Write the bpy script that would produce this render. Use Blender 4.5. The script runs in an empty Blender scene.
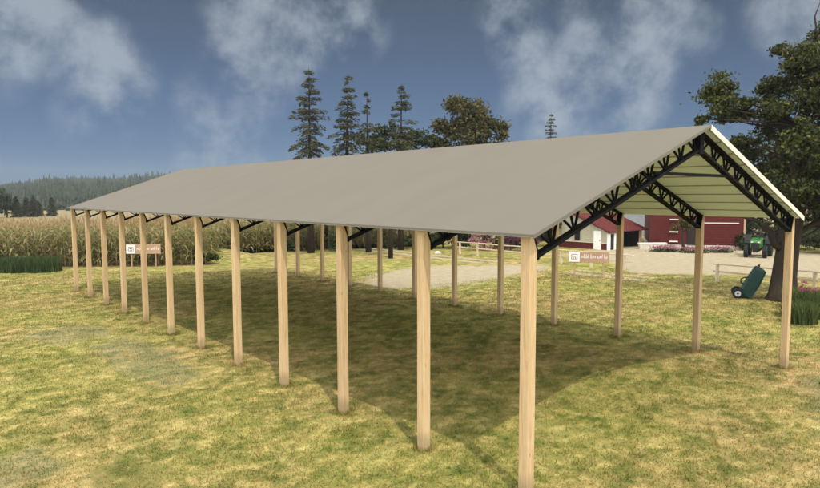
import bpy, math, random
import numpy as np
from mathutils import Vector, Matrix

S = bpy.context.scene
COL = S.collection
R = math.radians
random.seed(7)
RNG = np.random.default_rng(11)

# ------------------------------------------------------------------ camera
CAM = Vector((-6.7677, -5.2677, 4.2000))
YAW, PITCH, ROLL = R(49.1613), R(-4.4775), R(-0.1057)
fwd = Vector((math.cos(YAW)*math.cos(PITCH), math.sin(YAW)*math.cos(PITCH), math.sin(PITCH)))
rgt = Vector((math.sin(YAW), -math.cos(YAW), 0))
upv = rgt.cross(fwd)
r2 = rgt*math.cos(ROLL) + upv*math.sin(ROLL)
u2 = -rgt*math.sin(ROLL) + upv*math.cos(ROLL)
cd = bpy.data.cameras.new('camera')
cam = bpy.data.objects.new('camera', cd); COL.objects.link(cam)
cd.sensor_width = 36; cd.lens = 27.5085; cd.clip_start = 0.1; cd.clip_end = 6000
m = Matrix((r2, u2, -fwd)).transposed().to_4x4(); m.translation = CAM
cam.matrix_world = m
S.camera = cam

# ------------------------------------------------------------------ view
S.view_settings.view_transform = 'Standard'
S.view_settings.look = 'None'
S.view_settings.gamma = 1
S.view_settings.use_curve_mapping = False
S.view_settings.exposure = 0.12

# ------------------------------------------------------------------ sun + sky
SUN_EL = R(58); SUN_AZ = R(68)                 # azimuth the light travels towards
sd = bpy.data.lights.new('sun', 'SUN'); sd.energy = 2.85; sd.angle = R(0.5); sd.color = (1, .93, .80)
so = bpy.data.objects.new('sun', sd); COL.objects.link(so)
ldir = Vector((math.cos(SUN_AZ)*math.cos(SUN_EL), math.sin(SUN_AZ)*math.cos(SUN_EL), -math.sin(SUN_EL)))
so.rotation_euler = ldir.to_track_quat('-Z', 'Y').to_euler(); so.location = (-20, -30, 60)

W = bpy.data.worlds.new('World'); S.world = W; W.use_nodes = True
nt = W.node_tree; nt.nodes.clear()
N = nt.nodes.new; L = nt.links.new
wout = N('ShaderNodeOutputWorld'); bg = N('ShaderNodeBackground'); L(bg.outputs[0], wout.inputs[0])
bg.inputs[1].default_value = 0.085
sky = N('ShaderNodeTexSky'); sky.sky_type = 'NISHITA'; sky.sun_disc = False
sky.sun_elevation = SUN_EL; sky.sun_rotation = R(202); sky.air_density = 1.0; sky.dust_density = .6; sky.ozone_density = 1.0
hs = N('ShaderNodeHueSaturation'); hs.inputs['Saturation'].default_value = .72; hs.inputs['Value'].default_value = 1.0
L(sky.outputs[0], hs.inputs['Color'])
tc = N('ShaderNodeTexCoord')
sx = N('ShaderNodeSeparateXYZ'); L(tc.outputs['Generated'], sx.inputs[0])
gr = N('ShaderNodeValToRGB'); L(sx.outputs['Z'], gr.inputs[0])
gr.color_ramp.elements[0].position = 0.0; gr.color_ramp.elements[0].color = (.165, .31, .565, 1)
gr.color_ramp.elements[1].position = .30; gr.color_ramp.elements[1].color = (.30, .34, .375, 1)
gm = N('ShaderNodeMix'); gm.data_type = 'RGBA'; gm.blend_type = 'MULTIPLY'; gm.inputs[0].default_value = 1
L(hs.outputs[0], gm.inputs[6]); L(gr.outputs[0], gm.inputs[7])
blobs = [((0.150,0.962,0.225),.075,1), ((0.207,0.956,0.208),.06,.8), ((0.252,0.951,0.190),.055,1), ((0.266,0.952,0.150),.06,.95), ((0.255,0.958,0.115),.06,.7),
         ((0.437,0.862,0.262),.06,.9), ((0.423,0.885,0.205),.045,.9), ((0.501,0.83,0.245),.06,1), ((0.562,0.787,0.250),.055,1), ((0.46,0.870,0.19),.06,.95), ((0.42,0.905,0.10),.09,.7),
         ((0.737,0.624,0.262),.05,.9), ((0.755,0.619,0.222),.05,.95), ((0.807,0.534,0.257),.05,.7), ((0.854,0.466,0.240),.06,1), ((0.88,0.42,0.222),.04,.7), ((0.858,0.482,0.185),.06,.9),
         ((0.811,0.568,0.148),.09,.95), ((0.842,0.52,0.155),.08,.95), ((0.927,0.299,0.235),.06,.8),
         ((0.0,0.95,0.3),.2,.8), ((0.98,-0.05,0.2),.2,.8), ((-0.6,0.7,0.4),.3,.9), ((-0.7,-0.5,0.5),.3,.9), ((0.3,-0.8,0.5),.35,.9), ((0.5,0.4,0.76),.3,.8)]
acc = None
for (c, r, w) in blobs:
    c = Vector(c).normalized()
    dp = N('ShaderNodeVectorMath'); dp.operation = 'DOT_PRODUCT'; L(tc.outputs['Generated'], dp.inputs[0]); dp.inputs[1].default_value = c
    mr = N('ShaderNodeMapRange'); mr.interpolation_type = 'SMOOTHSTEP'
    L(dp.outputs['Value'], mr.inputs[0]); mr.inputs[1].default_value = math.cos(r*1.5); mr.inputs[2].default_value = math.cos(r*.1); mr.inputs[3].default_value = 0; mr.inputs[4].default_value = w
    if acc is None: acc = mr.outputs[0]
    else:
        a = N('ShaderNodeMath'); a.operation = 'MAXIMUM'; L(acc, a.inputs[0]); L(mr.outputs[0], a.inputs[1]); acc = a.outputs[0]
ns = N('ShaderNodeTexNoise'); ns.inputs['Scale'].default_value = 11; ns.inputs['Detail'].default_value = 7; ns.inputs['Roughness'].default_value = .57; ns.inputs['Distortion'].default_value = .08
L(tc.outputs['Generated'], ns.inputs['Vector'])
nr = N('ShaderNodeMapRange'); L(ns.outputs['Fac'], nr.inputs[0]); nr.inputs[1].default_value = .34; nr.inputs[2].default_value = .68
sm = N('ShaderNodeMath'); sm.operation = 'MULTIPLY'; L(acc, sm.inputs[0]); na = N('ShaderNodeMath'); na.operation = 'MULTIPLY_ADD'; L(nr.outputs[0], na.inputs[0]); na.inputs[1].default_value = 1.0; na.inputs[2].default_value = .06; L(na.outputs[0], sm.inputs[1])
cm = N('ShaderNodeMapRange'); cm.interpolation_type = 'SMOOTHSTEP'; L(sm.outputs[0], cm.inputs[0]); cm.inputs[1].default_value = .08; cm.inputs[2].default_value = .95; cm.inputs[4].default_value = .80
mx = N('ShaderNodeMix'); mx.data_type = 'RGBA'; L(cm.outputs[0], mx.inputs[0]); L(gm.outputs[2], mx.inputs[6]); mx.inputs[7].default_value = (4.2, 4.8, 5.5, 1)
SKYMIX = mx
# unseen bright cloud (overhead, behind and beside the viewer), added to lift the shade
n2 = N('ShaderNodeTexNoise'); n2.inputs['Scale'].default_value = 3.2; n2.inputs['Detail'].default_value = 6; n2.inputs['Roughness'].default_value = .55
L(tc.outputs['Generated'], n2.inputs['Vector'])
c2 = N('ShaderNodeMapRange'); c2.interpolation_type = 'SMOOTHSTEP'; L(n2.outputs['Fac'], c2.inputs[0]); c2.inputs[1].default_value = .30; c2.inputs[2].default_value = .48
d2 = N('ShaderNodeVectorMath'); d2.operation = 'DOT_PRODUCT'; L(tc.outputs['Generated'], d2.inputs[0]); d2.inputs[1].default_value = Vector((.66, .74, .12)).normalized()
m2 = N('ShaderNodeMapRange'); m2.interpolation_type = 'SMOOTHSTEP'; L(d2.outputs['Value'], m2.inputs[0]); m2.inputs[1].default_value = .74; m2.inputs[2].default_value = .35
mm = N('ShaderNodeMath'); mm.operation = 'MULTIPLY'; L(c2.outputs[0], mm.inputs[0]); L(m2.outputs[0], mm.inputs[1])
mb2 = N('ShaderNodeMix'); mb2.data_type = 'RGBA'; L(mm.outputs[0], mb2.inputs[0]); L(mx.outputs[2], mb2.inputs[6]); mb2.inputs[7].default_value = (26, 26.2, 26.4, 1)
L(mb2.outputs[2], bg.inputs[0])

# ------------------------------------------------------------------ helpers
def tag(o, label=None, cat=None, group=None, kind=None):
    if label: o['label'] = label
    if cat: o['category'] = cat
    if group: o['group'] = group
    if kind: o['kind'] = kind
    return o

def thing(name, label, cat, loc=(0, 0, 0), rotz=0, group=None):
    o = bpy.data.objects.new(name, None); COL.objects.link(o)
    o.empty_display_size = .3
    o.location = loc; o.rotation_euler = (0, 0, rotz)
    return tag(o, label, cat, group)

def link(name, me, mat=None, parent=None, smooth=False):
    o = bpy.data.objects.new(name, me); COL.objects.link(o)
    if mat: me.materials.append(mat)
    if smooth: me.polygons.foreach_set('use_smooth', [True]*len(me.polygons))
    if parent: o.parent = parent
    return o

class MB:
    def __init__(self): self.v = []; self.f = []
    def add(self, vs, fs):
        n = len(self.v); self.v += [tuple(v) for v in vs]; self.f += [tuple(i+n for i in f) for f in fs]; return self
    def box(self, c, s, ax=None):
        c = Vector(c)
        if ax is None: ax = (Vector((1,0,0)), Vector((0,1,0)), Vector((0,0,1)))
        vs = [c + ax[0]*(sx*s[0]/2) + ax[1]*(sy*s[1]/2) + ax[2]*(sz*s[2]/2) for sz in (-1,1) for sy in (-1,1) for sx in (-1,1)]
        return self.add(vs, [(0,2,3,1),(4,5,7,6),(0,1,5,4),(2,6,7,3),(0,4,6,2),(1,3,7,5)])
    def bar(self, a, b, w, h=None, ref=(0,0,1)):
        a, b = Vector(a), Vector(b); h = h or w; d = b-a; l = d.length
        if l < 1e-6: return self
        z = d/l; x = Vector(ref).cross(z)
        if x.length < 1e-4: x = Vector((1,0,0)).cross(z)
        x.normalize(); y = z.cross(x)
        return self.box((a+b)/2, (w, h, l), (x, y, z))
    def tube(self, pts, rad, n=8, cap=True):
        pts = [Vector(p) for p in pts]
        if not isinstance(rad, (list, tuple)): rad = [rad]*len(pts)
        base = len(self.v); px = None; vs = []; fs = []
        for i, p in enumerate(pts):
            d = (pts[min(i+1, len(pts)-1)] - pts[max(i-1, 0)]).normalized()
            if px is None:
                px = d.orthogonal().normalized()
            px = (px - d*px.dot(d)).normalized(); py = d.cross(px)
            for k in range(n):
                a = 2*math.pi*k/n; vs.append(p + px*math.cos(a)*rad[i] + py*math.sin(a)*rad[i])
        for i in range(len(pts)-1):
            for k in range(n):
                fs.append((i*n+k, i*n+(k+1) % n, (i+1)*n+(k+1) % n, (i+1)*n+k))
        if cap:
            fs.append(tuple(range(n-1, -1, -1))); fs.append(tuple((len(pts)-1)*n+k for k in range(n)))
        return self.add(vs, fs)
    def prism(self, poly, a, b):            # poly: list of 3D points, swept from offset a to offset b
        n = len(poly); a, b = Vector(a), Vector(b)
        vs = [Vector(p)+a for p in poly] + [Vector(p)+b for p in poly]
        fs = [tuple(range(n-1, -1, -1)), tuple(range(n, 2*n))] + [(i, (i+1) % n, n+(i+1) % n, n+i) for i in range(n)]
        return self.add(vs, fs)
    def disc(self, c, axis, r, w, n=20, r_in=0):
        ax = Vector(axis).normalized(); c = Vector(c)
        if r_in <= 0: return self.tube([c-ax*w/2, c+ax*w/2], r, n)
        px = ax.orthogonal().normalized(); py = ax.cross(px); vs = []; fs = []
        prof = [(r_in, -w/2), (r*.93, -w/2), (r, -w*.3), (r, w*.3), (r*.93, w/2), (r_in, w/2)]
        for k in range(n):
            a = 2*math.pi*k/n; e = px*math.cos(a)+py*math.sin(a)
            for (rr, h) in prof: vs.append(c+e*rr+ax*h)
        q = len(prof)
        for k in range(n):
            for j in range(q):
                fs.append((k*q+j, k*q+(j+1) % q, ((k+1) % n)*q+(j+1) % q, ((k+1) % n)*q+j))
        return self.add(vs, fs)
    def mesh(self, name):
        me = bpy.data.meshes.new(name); me.from_pydata(self.v, [], self.f); me.validate(); me.update()
        return me
    def build(self, name, mat, parent=None, smooth=False, bevel=0):
        import bmesh
        me = self.mesh(name)
        bm = bmesh.new(); bm.from_mesh(me); bmesh.ops.recalc_face_normals(bm, faces=bm.faces); bm.to_mesh(me); bm.free()
        o = link(name, me, mat, parent, smooth)
        if bevel:
            bv = o.modifiers.new('bevel', 'BEVEL'); bv.width = bevel; bv.segments = 2; bv.limit_method = 'ANGLE'
        return o

def np_mesh(name, v, f, mat=None, parent=None, smooth=False, attrs=None):
    """v (n,3) floats, f (m,k) ints all of one size"""
    me = bpy.data.meshes.new(name); m_, k = f.shape
    me.vertices.add(len(v)); me.vertices.foreach_set('co', np.ascontiguousarray(v, np.float32).ravel())
    me.loops.add(m_*k); me.loops.foreach_set('vertex_index', np.ascontiguousarray(f, np.int32).ravel())
    me.polygons.add(m_); me.polygons.foreach_set('loop_start', np.arange(0, m_*k, k, dtype=np.int32))
    me.update(calc_edges=True)
    if smooth: me.polygons.foreach_set('use_smooth', np.ones(m_, bool))
    for n_, a in (attrs or {}).items():
        at = me.attributes.new(n_, 'FLOAT', 'POINT'); at.data.foreach_set('value', np.ascontiguousarray(a, np.float32))
    me.validate()
    return link(name, me, mat, parent)

# ------------------------------------------------------------------ materials
def newmat(name, rough=.7, metal=0, spec=.3):
    m_ = bpy.data.materials.new(name); m_.use_nodes = True
    p = m_.node_tree.nodes['Principled BSDF']
    p.inputs['Roughness'].default_value = rough; p.inputs['Metallic'].default_value = metal
    p.inputs['Specular IOR Level'].default_value = spec
    return m_, m_.node_tree, p

def ramp(t, fac, stops, interp='LINEAR'):
    r_ = t.nodes.new('ShaderNodeValToRGB'); r_.color_ramp.interpolation = interp
    e = r_.color_ramp.elements
    while len(e) < len(stops): e.new(.5)
    for i, (p, c) in enumerate(stops): e[i].position = p; e[i].color = (*c, 1)
    t.links.new(fac, r_.inputs[0]); return r_.outputs[0]

def noise(t, scale, detail=4, rough=.55, vec=None, dist=0):
    n_ = t.nodes.new('ShaderNodeTexNoise'); n_.inputs['Scale'].default_value = scale; n_.inputs['Detail'].default_value = detail
    n_.inputs['Roughness'].default_value = rough; n_.inputs['Distortion'].default_value = dist
    if vec is not None: t.links.new(vec, n_.inputs['Vector'])
    return n_.outputs['Fac']

def coords(t, kind='Object', scale=(1,1,1)):
    c_ = t.nodes.new('ShaderNodeTexCoord'); mp = t.nodes.new('ShaderNodeMapping'); mp.inputs['Scale'].default_value = scale
    t.links.new(c_.outputs[kind], mp.inputs[0]); return mp.outputs[0]

def mixc(t, fac, a, b, blend='MIX'):
    x = t.nodes.new('ShaderNodeMix'); x.data_type = 'RGBA'; x.blend_type = blend
    for s_, v_ in ((0, fac), (6, a), (7, b)):
        if isinstance(v_, (int, float)): x.inputs[s_].default_value = v_
        elif isinstance(v_, tuple): x.inputs[s_].default_value = (*v_, 1)
        else: t.links.new(v_, x.inputs[s_])
    return x.outputs[2]

def bump(t, p, h, strength=.3, dist=.02):
    b = t.nodes.new('ShaderNodeBump'); b.inputs['Strength'].default_value = strength; b.inputs['Distance'].default_value = dist
    t.links.new(h, b.inputs['Height']); t.links.new(b.outputs[0], p.inputs['Normal'])

def plain(name, col, rough=.6, metal=0, var=.12, scale=6, spec=.3, stretch=(1,1,1)):
    m_, t, p = newmat(name, rough, metal, spec)
    f = noise(t, scale, 5, .6, coords(t, 'Object', stretch))
    lo = tuple(c*(1-var) for c in col); hi = tuple(min(1, c*(1+var)) for c in col)
    t.links.new(ramp(t, f, [(.3, lo), (.7, hi)]), p.inputs['Base Color'])
    return m_

def leafmat(name, cols, rough=.6, trans=.25):
    """colour differs from leaf to leaf (random per island)"""
    m_, t, p = newmat(name, rough, 0, .25)
    g = t.nodes.new('ShaderNodeNewGeometry')
    n_ = len(cols); c = ramp(t, g.outputs['Random Per Island'], [((i+.5)/n_, cc) for i, cc in enumerate(cols)])
    t.links.new(c, p.inputs['Base Color'])
    if trans:
        tr = t.nodes.new('ShaderNodeBsdfTranslucent'); t.links.new(c, tr.inputs[0])
        ms = t.nodes.new('ShaderNodeMixShader'); ms.inputs[0].default_value = trans
        t.links.new(p.outputs[0], ms.inputs[1]); t.links.new(tr.outputs[0], ms.inputs[2])
        t.links.new(ms.outputs[0], t.nodes['Material Output'].inputs[0])
    return m_

# lawn colour as a node group so lawn, its worn borders and its blades agree
GG = bpy.data.node_groups.new('lawn colour', 'ShaderNodeTree')
GG.interface.new_socket('Color', in_out='OUTPUT', socket_type='NodeSocketColor')
GG.interface.new_socket('Height', in_out='OUTPUT', socket_type='NodeSocketFloat')
def lawn_group():
    t = GG; go = t.nodes.new('NodeGroupOutput')
    v = t.nodes.new('ShaderNodeNewGeometry').outputs['Position']
    def mapped(s):
        mp = t.nodes.new('ShaderNodeMapping'); mp.inputs['Scale'].default_value = s; mp.inputs['Rotation'].default_value = (0, 0, R(-41)); t.links.new(v, mp.inputs[0]); return mp.outputs[0]
    fine = noise(t, 3.6, 6, .66, mapped((.85, 1.0, 1)))
    mid = noise(t, 1.35, 6, .62, mapped((.8, 1.0, 1)), .5)
    big = noise(t, .16, 4, .5, v)
    tip = noise(t, 38, 3, .6, v)
    a = ramp(t, mid, [(.39, (.095, .104, .028)), (.47, (.200, .174, .058)), (.54, (.315, .238, .100)), (.63, (.44, .335, .165))])
    b = ramp(t, fine, [(.38, (.080, .092, .023)), (.45, (.170, .155, .048)), (.54, (.265, .190, .085)), (.62, (.47, .355, .170))])
    c = mixc(t, .5, a, b)
    g = ramp(t, big, [(.38, (.91, 1.08, .74)), (.62, (1.04, 1.03, .97))])
    c = mixc(t, 1.0, c, g, 'MULTIPLY')
    d = ramp(t, tip, [(.3, (.80, .80, .80)), (.7, (1.18, 1.18, 1.18))])
    c = mixc(t, 1.0, c, d, 'MULTIPLY')
    t.links.new(c, go.inputs[0]); t.links.new(tip, go.inputs[1])
lawn_group()
def use_lawn(t):
    g = t.nodes.new('ShaderNodeGroup'); g.node_tree = GG; return g

def lawn_mat():
    m_, t, p = newmat('lawn', .95, 0, .1); g = use_lawn(t)
    t.links.new(g.outputs[0], p.inputs['Base Color']); bump(t, p, g.outputs[1], .5, .03); return m_
def blade_mat():
    m_, t, p = newmat('grass blades', .8, 0, .15); g = use_lawn(t)
    rnd = t.nodes.new('ShaderNodeNewGeometry').outputs['Random Per Island']
    c = mixc(t, 1.0, g.outputs[0], ramp(t, rnd, [(0, (.9, .92, .82)), (.6, (1.1, 1.06, 1.0)), (1, (1.4, 1.25, 1.25))]), 'MULTIPLY')
    t.links.new(c, p.inputs['Base Color'])
    tr = t.nodes.new('ShaderNodeBsdfTranslucent'); t.links.new(c, tr.inputs[0])
    ms = t.nodes.new('ShaderNodeMixShader'); ms.inputs[0].default_value = .35
    t.links.new(p.outputs[0], ms.inputs[1]); t.links.new(tr.outputs[0], ms.inputs[2]); t.links.new(ms.outputs[0], t.nodes['Material Output'].inputs[0])
    return m_
def soft_mat(name, lo, hi, scale=3, strength=1.0, rough=.95):
    """ground covering that thins out into the lawn along its border (mesh attribute 'cover')"""
    m_, t, p = newmat(name, rough, 0, .1); g = use_lawn(t)
    at = t.nodes.new('ShaderNodeAttribute'); at.attribute_name = 'cover'
    v = t.nodes.new('ShaderNodeNewGeometry').outputs['Position']
    n1 = noise(t, scale, 6, .65, v); n2 = noise(t, 1.4, 5, .65, v); n3 = noise(t, 60, 2, .5, v)
    col = ramp(t, n1, [(.3, lo), (.7, hi)])
    col = mixc(t, .5, col, mixc(t, 1, col, ramp(t, n3, [(.35, (.6, .6, .6)), (.65, (1.3, 1.3, 1.3))]), 'MULTIPLY'))
    add = t.nodes.new('ShaderNodeMath'); add.operation = 'ADD'; t.links.new(at.outputs['Fac'], add.inputs[0]); t.links.new(n2, add.inputs[1])
    mr_ = t.nodes.new('ShaderNodeMapRange'); mr_.interpolation_type = 'SMOOTHSTEP'; t.links.new(add.outputs[0], mr_.inputs[0]); mr_.inputs[1].default_value = .72; mr_.inputs[2].default_value = 1.22; mr_.inputs[4].default_value = strength
    t.links.new(mixc(t, mr_.outputs[0], g.outputs[0], col), p.inputs['Base Color'])
    bump(t, p, n3, .4, .02)
    return m_

M = {}
M['lawn'] = lawn_mat(); M['blade'] = blade_mat()
def wood_mat(name, c0, c1, sc=(14, 14, .7), rough=.75):
    m_, t, p = newmat(name, rough, 0, .2)
    v = coords(t, 'Object', sc); f = noise(t, 2.2, 6, .65, v, .6); f2 = noise(t, .5, 3, .5, coords(t, 'Object', (3, 3, .5)))
    oi = t.nodes.new('ShaderNodeObjectInfo')
    c = mixc(t, .5, ramp(t, f, [(.3, c0), (.72, c1)]), ramp(t, f2, [(.3, c0), (.7, c1)]))
    c = mixc(t, 1, c, ramp(t, oi.outputs['Random'], [(0, (.93, .92, .90)), (1, (1.05, 1.04, 1.03))]), 'MULTIPLY')
    t.links.new(c, p.inputs['Base Color']); bump(t, p, f, .25, .01); return m_
def post_mat():
    m_, t, p = newmat('pine post', .75, 0, .2)
    v = coords(t, 'Object', (16, 16, .8)); oi = t.nodes.new('ShaderNodeObjectInfo')
    off = t.nodes.new('ShaderNodeVectorMath'); off.operation = 'ADD'; t.links.new(v, off.inputs[0])
    sc = t.nodes.new('ShaderNodeVectorMath'); sc.operation = 'SCALE'; sc.inputs[0].default_value = (31, 17, 47); t.links.new(oi.outputs['Random'], sc.inputs['Scale']); t.links.new(sc.outputs[0], off.inputs[1]); v = off.outputs[0]
    f = noise(t, 1.6, 7, .7, v, .8)
    c = ramp(t, f, [(.28, (.34, .225, .115)), (.45, (.48, .34, .185)), (.62, (.555, .41, .24)), (.8, (.61, .46, .285))])
    v2 = coords(t, 'Object', (3.2, 3.2, 1.1)); o2 = t.nodes.new('ShaderNodeVectorMath'); o2.operation = 'ADD'; t.links.new(v2, o2.inputs[0]); t.links.new(sc.outputs[0], o2.inputs[1])
    vo = t.nodes.new('ShaderNodeTexVoronoi'); vo.inputs['Scale'].default_value = 2.1; t.links.new(o2.outputs[0], vo.inputs['Vector'])
    c = mixc(t, ramp(t, vo.outputs['Distance'], [(.03, (.75, .75, .75)), (.10, (0, 0, 0))]), c, (.20, .115, .055))       # knots
    z = t.nodes.new('ShaderNodeSeparateXYZ'); t.links.new(t.nodes.new('ShaderNodeNewGeometry').outputs['Position'], z.inputs[0])
    ad = t.nodes.new('ShaderNodeMath'); ad.operation = 'SUBTRACT'; t.links.new(z.outputs['Z'], ad.inputs[0])
    ml = t.nodes.new('ShaderNodeMath'); ml.operation = 'MULTIPLY'; t.links.new(noise(t, 7, 4, .6), ml.inputs[0]); ml.inputs[1].default_value = .35; t.links.new(ml.outputs[0], ad.inputs[1])
    c = mixc(t, ramp(t, ad.outputs[0], [(0.0, (.55, .55, .55)), (.18, (0, 0, 0))]), c, (.20, .155, .085))               # soil splashed on the foot
    c = mixc(t, 1, c, ramp(t, oi.outputs['Random'], [(0, (.90, .88, .86)), (1, (1.06, 1.05, 1.03))]), 'MULTIPLY')
    t.links.new(c, p.inputs['Base Color']); bump(t, p, f, .35, .012); return m_
M['post'] = post_mat()
M['rail'] = wood_mat('weathered rail', (.42, .33, .22), (.60, .49, .36), (6, 6, 6))
M['board'] = wood_mat('sign board', (.30, .19, .125), (.43, .29, .20), (1.2, 1.2, 14))
M['roof'] = plain('roof sheet', (.146, .132, .108), .75, 0, .035, .8, .15, (.35, 1.4, 1))
M['trim'] = plain('roof trim', (.62, .57, .48), .5, 0, .05, 3)
M['ceiling'] = plain('white ceiling boards', (.75, .845, 1.0), .55, 0, .015, 2)
M['gap'] = plain('board gap', (.30, .31, .33), .8)
M['steel'] = plain('black steel', (.004, .004, .0045), .75, 0, .2, 5, .08)
M['white'] = plain('white paint', (.78, .76, .72), .6, 0, .05)
M['black'] = plain('black rubber', (.012, .012, .013), .7)
M['green'] = plain('dark green plastic', (.004, .034, .026), .45, 0, .15, 3, .4)
M['tractor'] = plain('green paint', (.022, .11, .013), .4, 0, .1, 3, .5)
M['rim'] = plain('pale metal rim', (.6, .6, .58), .4, .2)
M['cream'] = plain('cream boards', (.40, .37, .28), .8, 0, .1, 5)
M['redboard'] = plain('dark red boards', (.085, .012, .009), .75, 0, .18, 5)
M['redroof'] = plain('red roof', (.10, .018, .014), .6, 0, .12, 4)
M['greywall'] = plain('grey metal cladding', (.27, .30, .32), .5, 0, .08, 2)
M['stone'] = plain('pale stone', (.48, .44, .38), .9, 0, .2, 6)
M['dark'] = plain('dark interior', (.02, .018, .016), .9)
M['glass'] = plain('dark glass', (.015, .017, .02), .15, 0, .1, 4, .6)
M['mark'] = plain('reddish grey emblem', (.22, .13, .115), .7)
M['bark'] = wood_mat('bark', (.018, .013, .009), (.065, .046, .032), (5, 5, 1.2), .95)
M['darkbark'] = wood_mat('dark bark', (.018, .013, .010), (.055, .040, .028), (8, 8, 1.5), .95)
M['fir'] = leafmat('fir needles', [(.025, .035, .016), (.044, .055, .023), (.066, .070, .030), (.10, .088, .040)], .7, .15)
M['leaf'] = leafmat('broad leaves', [(.022, .031, .009), (.036, .047, .012), (.052, .062, .015), (.11, .11, .022)], .6, .25)
M['leaf2'] = leafmat('olive leaves', [(.030, .034, .010), (.058, .060, .015), (.085, .075, .02), (.13, .105, .028)], .6, .3)
M['dleaf'] = leafmat('dark leaves', [(.018, .026, .009), (.032, .046, .013), (.050, .062, .018)], .6, .25)
M['bushleaf'] = leafmat('bush leaves', [(.022, .042, .012), (.045, .075, .018), (.065, .10, .026)], .6, .3)
M['pink'] = leafmat('pink blossom', [(.30, .12, .17), (.42, .19, .24), (.24, .10, .12)], .7, .3)
M['mauve'] = leafmat('mauve blossom', [(.12, .05, .085), (.20, .085, .14), (.09, .05, .05)], .7, .3)
M['reed'] = leafmat('tall grass', [(.045, .075, .018), (.08, .115, .03), (.11, .13, .04)], .7, .35)
M['corn'] = leafmat('corn', [(.15, .18, .06), (.28, .235, .10), (.34, .265, .12), (.12, .155, .05), (.40, .30, .14), (.22, .20, .075)], .8, .45)
M['tassel'] = leafmat('corn tassels', [(.34, .22, .10), (.42, .28, .14), (.28, .19, .08)], .8, .3)
M['forest'] = leafmat('forest', [(.015, .024, .014), (.024, .034, .019), (.034, .043, .023)], .8, 0)
M['gravel'] = soft_mat('gravel', (.27, .225, .145), (.37, .315, .215), 2.5)
M['worn'] = soft_mat('worn ground', (.135, .135, .075), (.21, .195, .115), 1.3, .5)
M['darkgrass'] = soft_mat('dark turf', (.055, .075, .016), (.11, .125, .03), 2.0, .55)
M['stubble'] = soft_mat('stubble', (.19, .155, .085), (.26, .21, .12), 1.0)
M['soil'] = soft_mat('soil', (.10, .065, .040), (.19, .125, .075), 2.0, .9)

# ------------------------------------------------------------------ ground
def grid_sheet(name, x0, x1, y0, y1, nx, ny, z, mat, kind='structure', hf=None):
    xs = np.linspace(x0, x1, nx); ys = np.linspace(y0, y1, ny); X, Y = np.meshgrid(xs, ys)
    Z = np.full(X.shape, z) if hf is None else hf(X, Y)
    v = np.stack([X, Y, Z], -1).reshape(-1, 3); i = np.arange(nx*ny).reshape(ny, nx)
    f = np.stack([i[:-1, :-1], i[:-1, 1:], i[1:, 1:], i[1:, :-1]], -1).reshape(-1, 4)
    o = np_mesh(name, v, f, mat, None, True); tag(o, kind=kind); return o
grid_sheet('ground', -2500, 3500, -2500, 3500, 13, 13, 0, M['lawn'])

def sdf_poly(P, X, Y):
    """signed distance, negative inside"""
    P = np.asarray(P, float); d = np.full(X.shape, 1e9); inside = np.zeros(X.shape, bool)
    for (x1, y1), (x2, y2) in zip(P, np.roll(P, -1, 0)):
        ex, ey = x2-x1, y2-y1; t = np.clip(((X-x1)*ex+(Y-y1)*ey)/(ex*ex+ey*ey+1e-12), 0, 1)
        d = np.minimum(d, np.hypot(X-x1-t*ex, Y-y1-t*ey))
        cond = (y1 > Y) != (y2 > Y); xi = x1+(Y-y1)/(ey if ey else 1e-12)*ex
        inside ^= cond & (X < xi)
    return np.where(inside, -d, d)

def soft_sheet(name, poly, z, mat, soft=.6, step=.25, kind='structure'):
    P = np.asarray(poly, float); x0, y0 = P.min(0)-soft; x1, y1 = P.max(0)+soft
    xs = np.arange(x0, x1+step, step); ys = np.arange(y0, y1+step, step); X, Y = np.meshgrid(xs, ys); d = sdf_poly(P, X, Y)
    cover = np.clip(.5 - d/(2*soft), 0, 1)
    keep = d < soft+step*1.5
    i = np.arange(X.size).reshape(X.shape); q = np.stack([i[:-1, :-1], i[:-1, 1:], i[1:, 1:], i[1:, :-1]], -1).reshape(-1, 4)
    q = q[keep.ravel()[q].all(1)]
    used = np.unique(q); remap = np.zeros(X.size, int); remap[used] = np.arange(len(used))
    v = np.stack([X, Y, np.full(X.shape, z)], -1).reshape(-1, 3)[used]
    o = np_mesh(name, v, remap[q], mat, None, False, {'cover': cover.ravel()[used]}); tag(o, kind=kind); return o

soft_sheet('gravel_yard', [(33.5,21.2),(39.3,21.5),(40.9,17.2),(43,12.6),(46,6),(40.5,5.5),(29.7,4.0),(28.0,7.5),(25.7,10.1),(24.0,12.2),(25.2,13.4),(28.2,16.0)], .016, M['gravel'], .45, .3)
soft_sheet('gravel_patch', [(10.8,18.3),(13.0,20.6),(15.7,21.6),(18.7,21.5),(20.5,19.9),(22.0,19.0),(23.4,17.6),(22.6,16.4),(20.4,16.0),(17.6,15.8),(14.6,15.1),(12.3,15.4),(10.9,16.4)], .012, M['gravel'], 1.3)
for xx in (21.7, 23.0):
    soft_sheet('dirt_track', [(xx-.28,10.2),(xx+.28,10.2),(xx+.25,20),(xx+.45,34),(xx-.1,34),(xx-.28,20)], .008, M['gravel'], .22, .15)
soft_sheet('worn_patch', [(-3.5,16.3),(-2.3,17.2),(-1.2,16.4),(-1.4,14.6),(-2.9,14.2)], .004, M['worn'], .5, .15)
soft_sheet('worn_patch', [(-2.3,13.6),(-1.2,14.0),(-.8,11.5),(-1.2,8.6),(-2.0,8.3),(-2.4,10.5)], .008, M['worn'], .55, .15)
soft_sheet('dark_turf', [(-4.6,4.9),(-3.9,5.1),(-3.4,4.4),(-3.9,3.6),(-4.6,3.7)], .004, M['darkgrass'], .5, .12)
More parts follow.
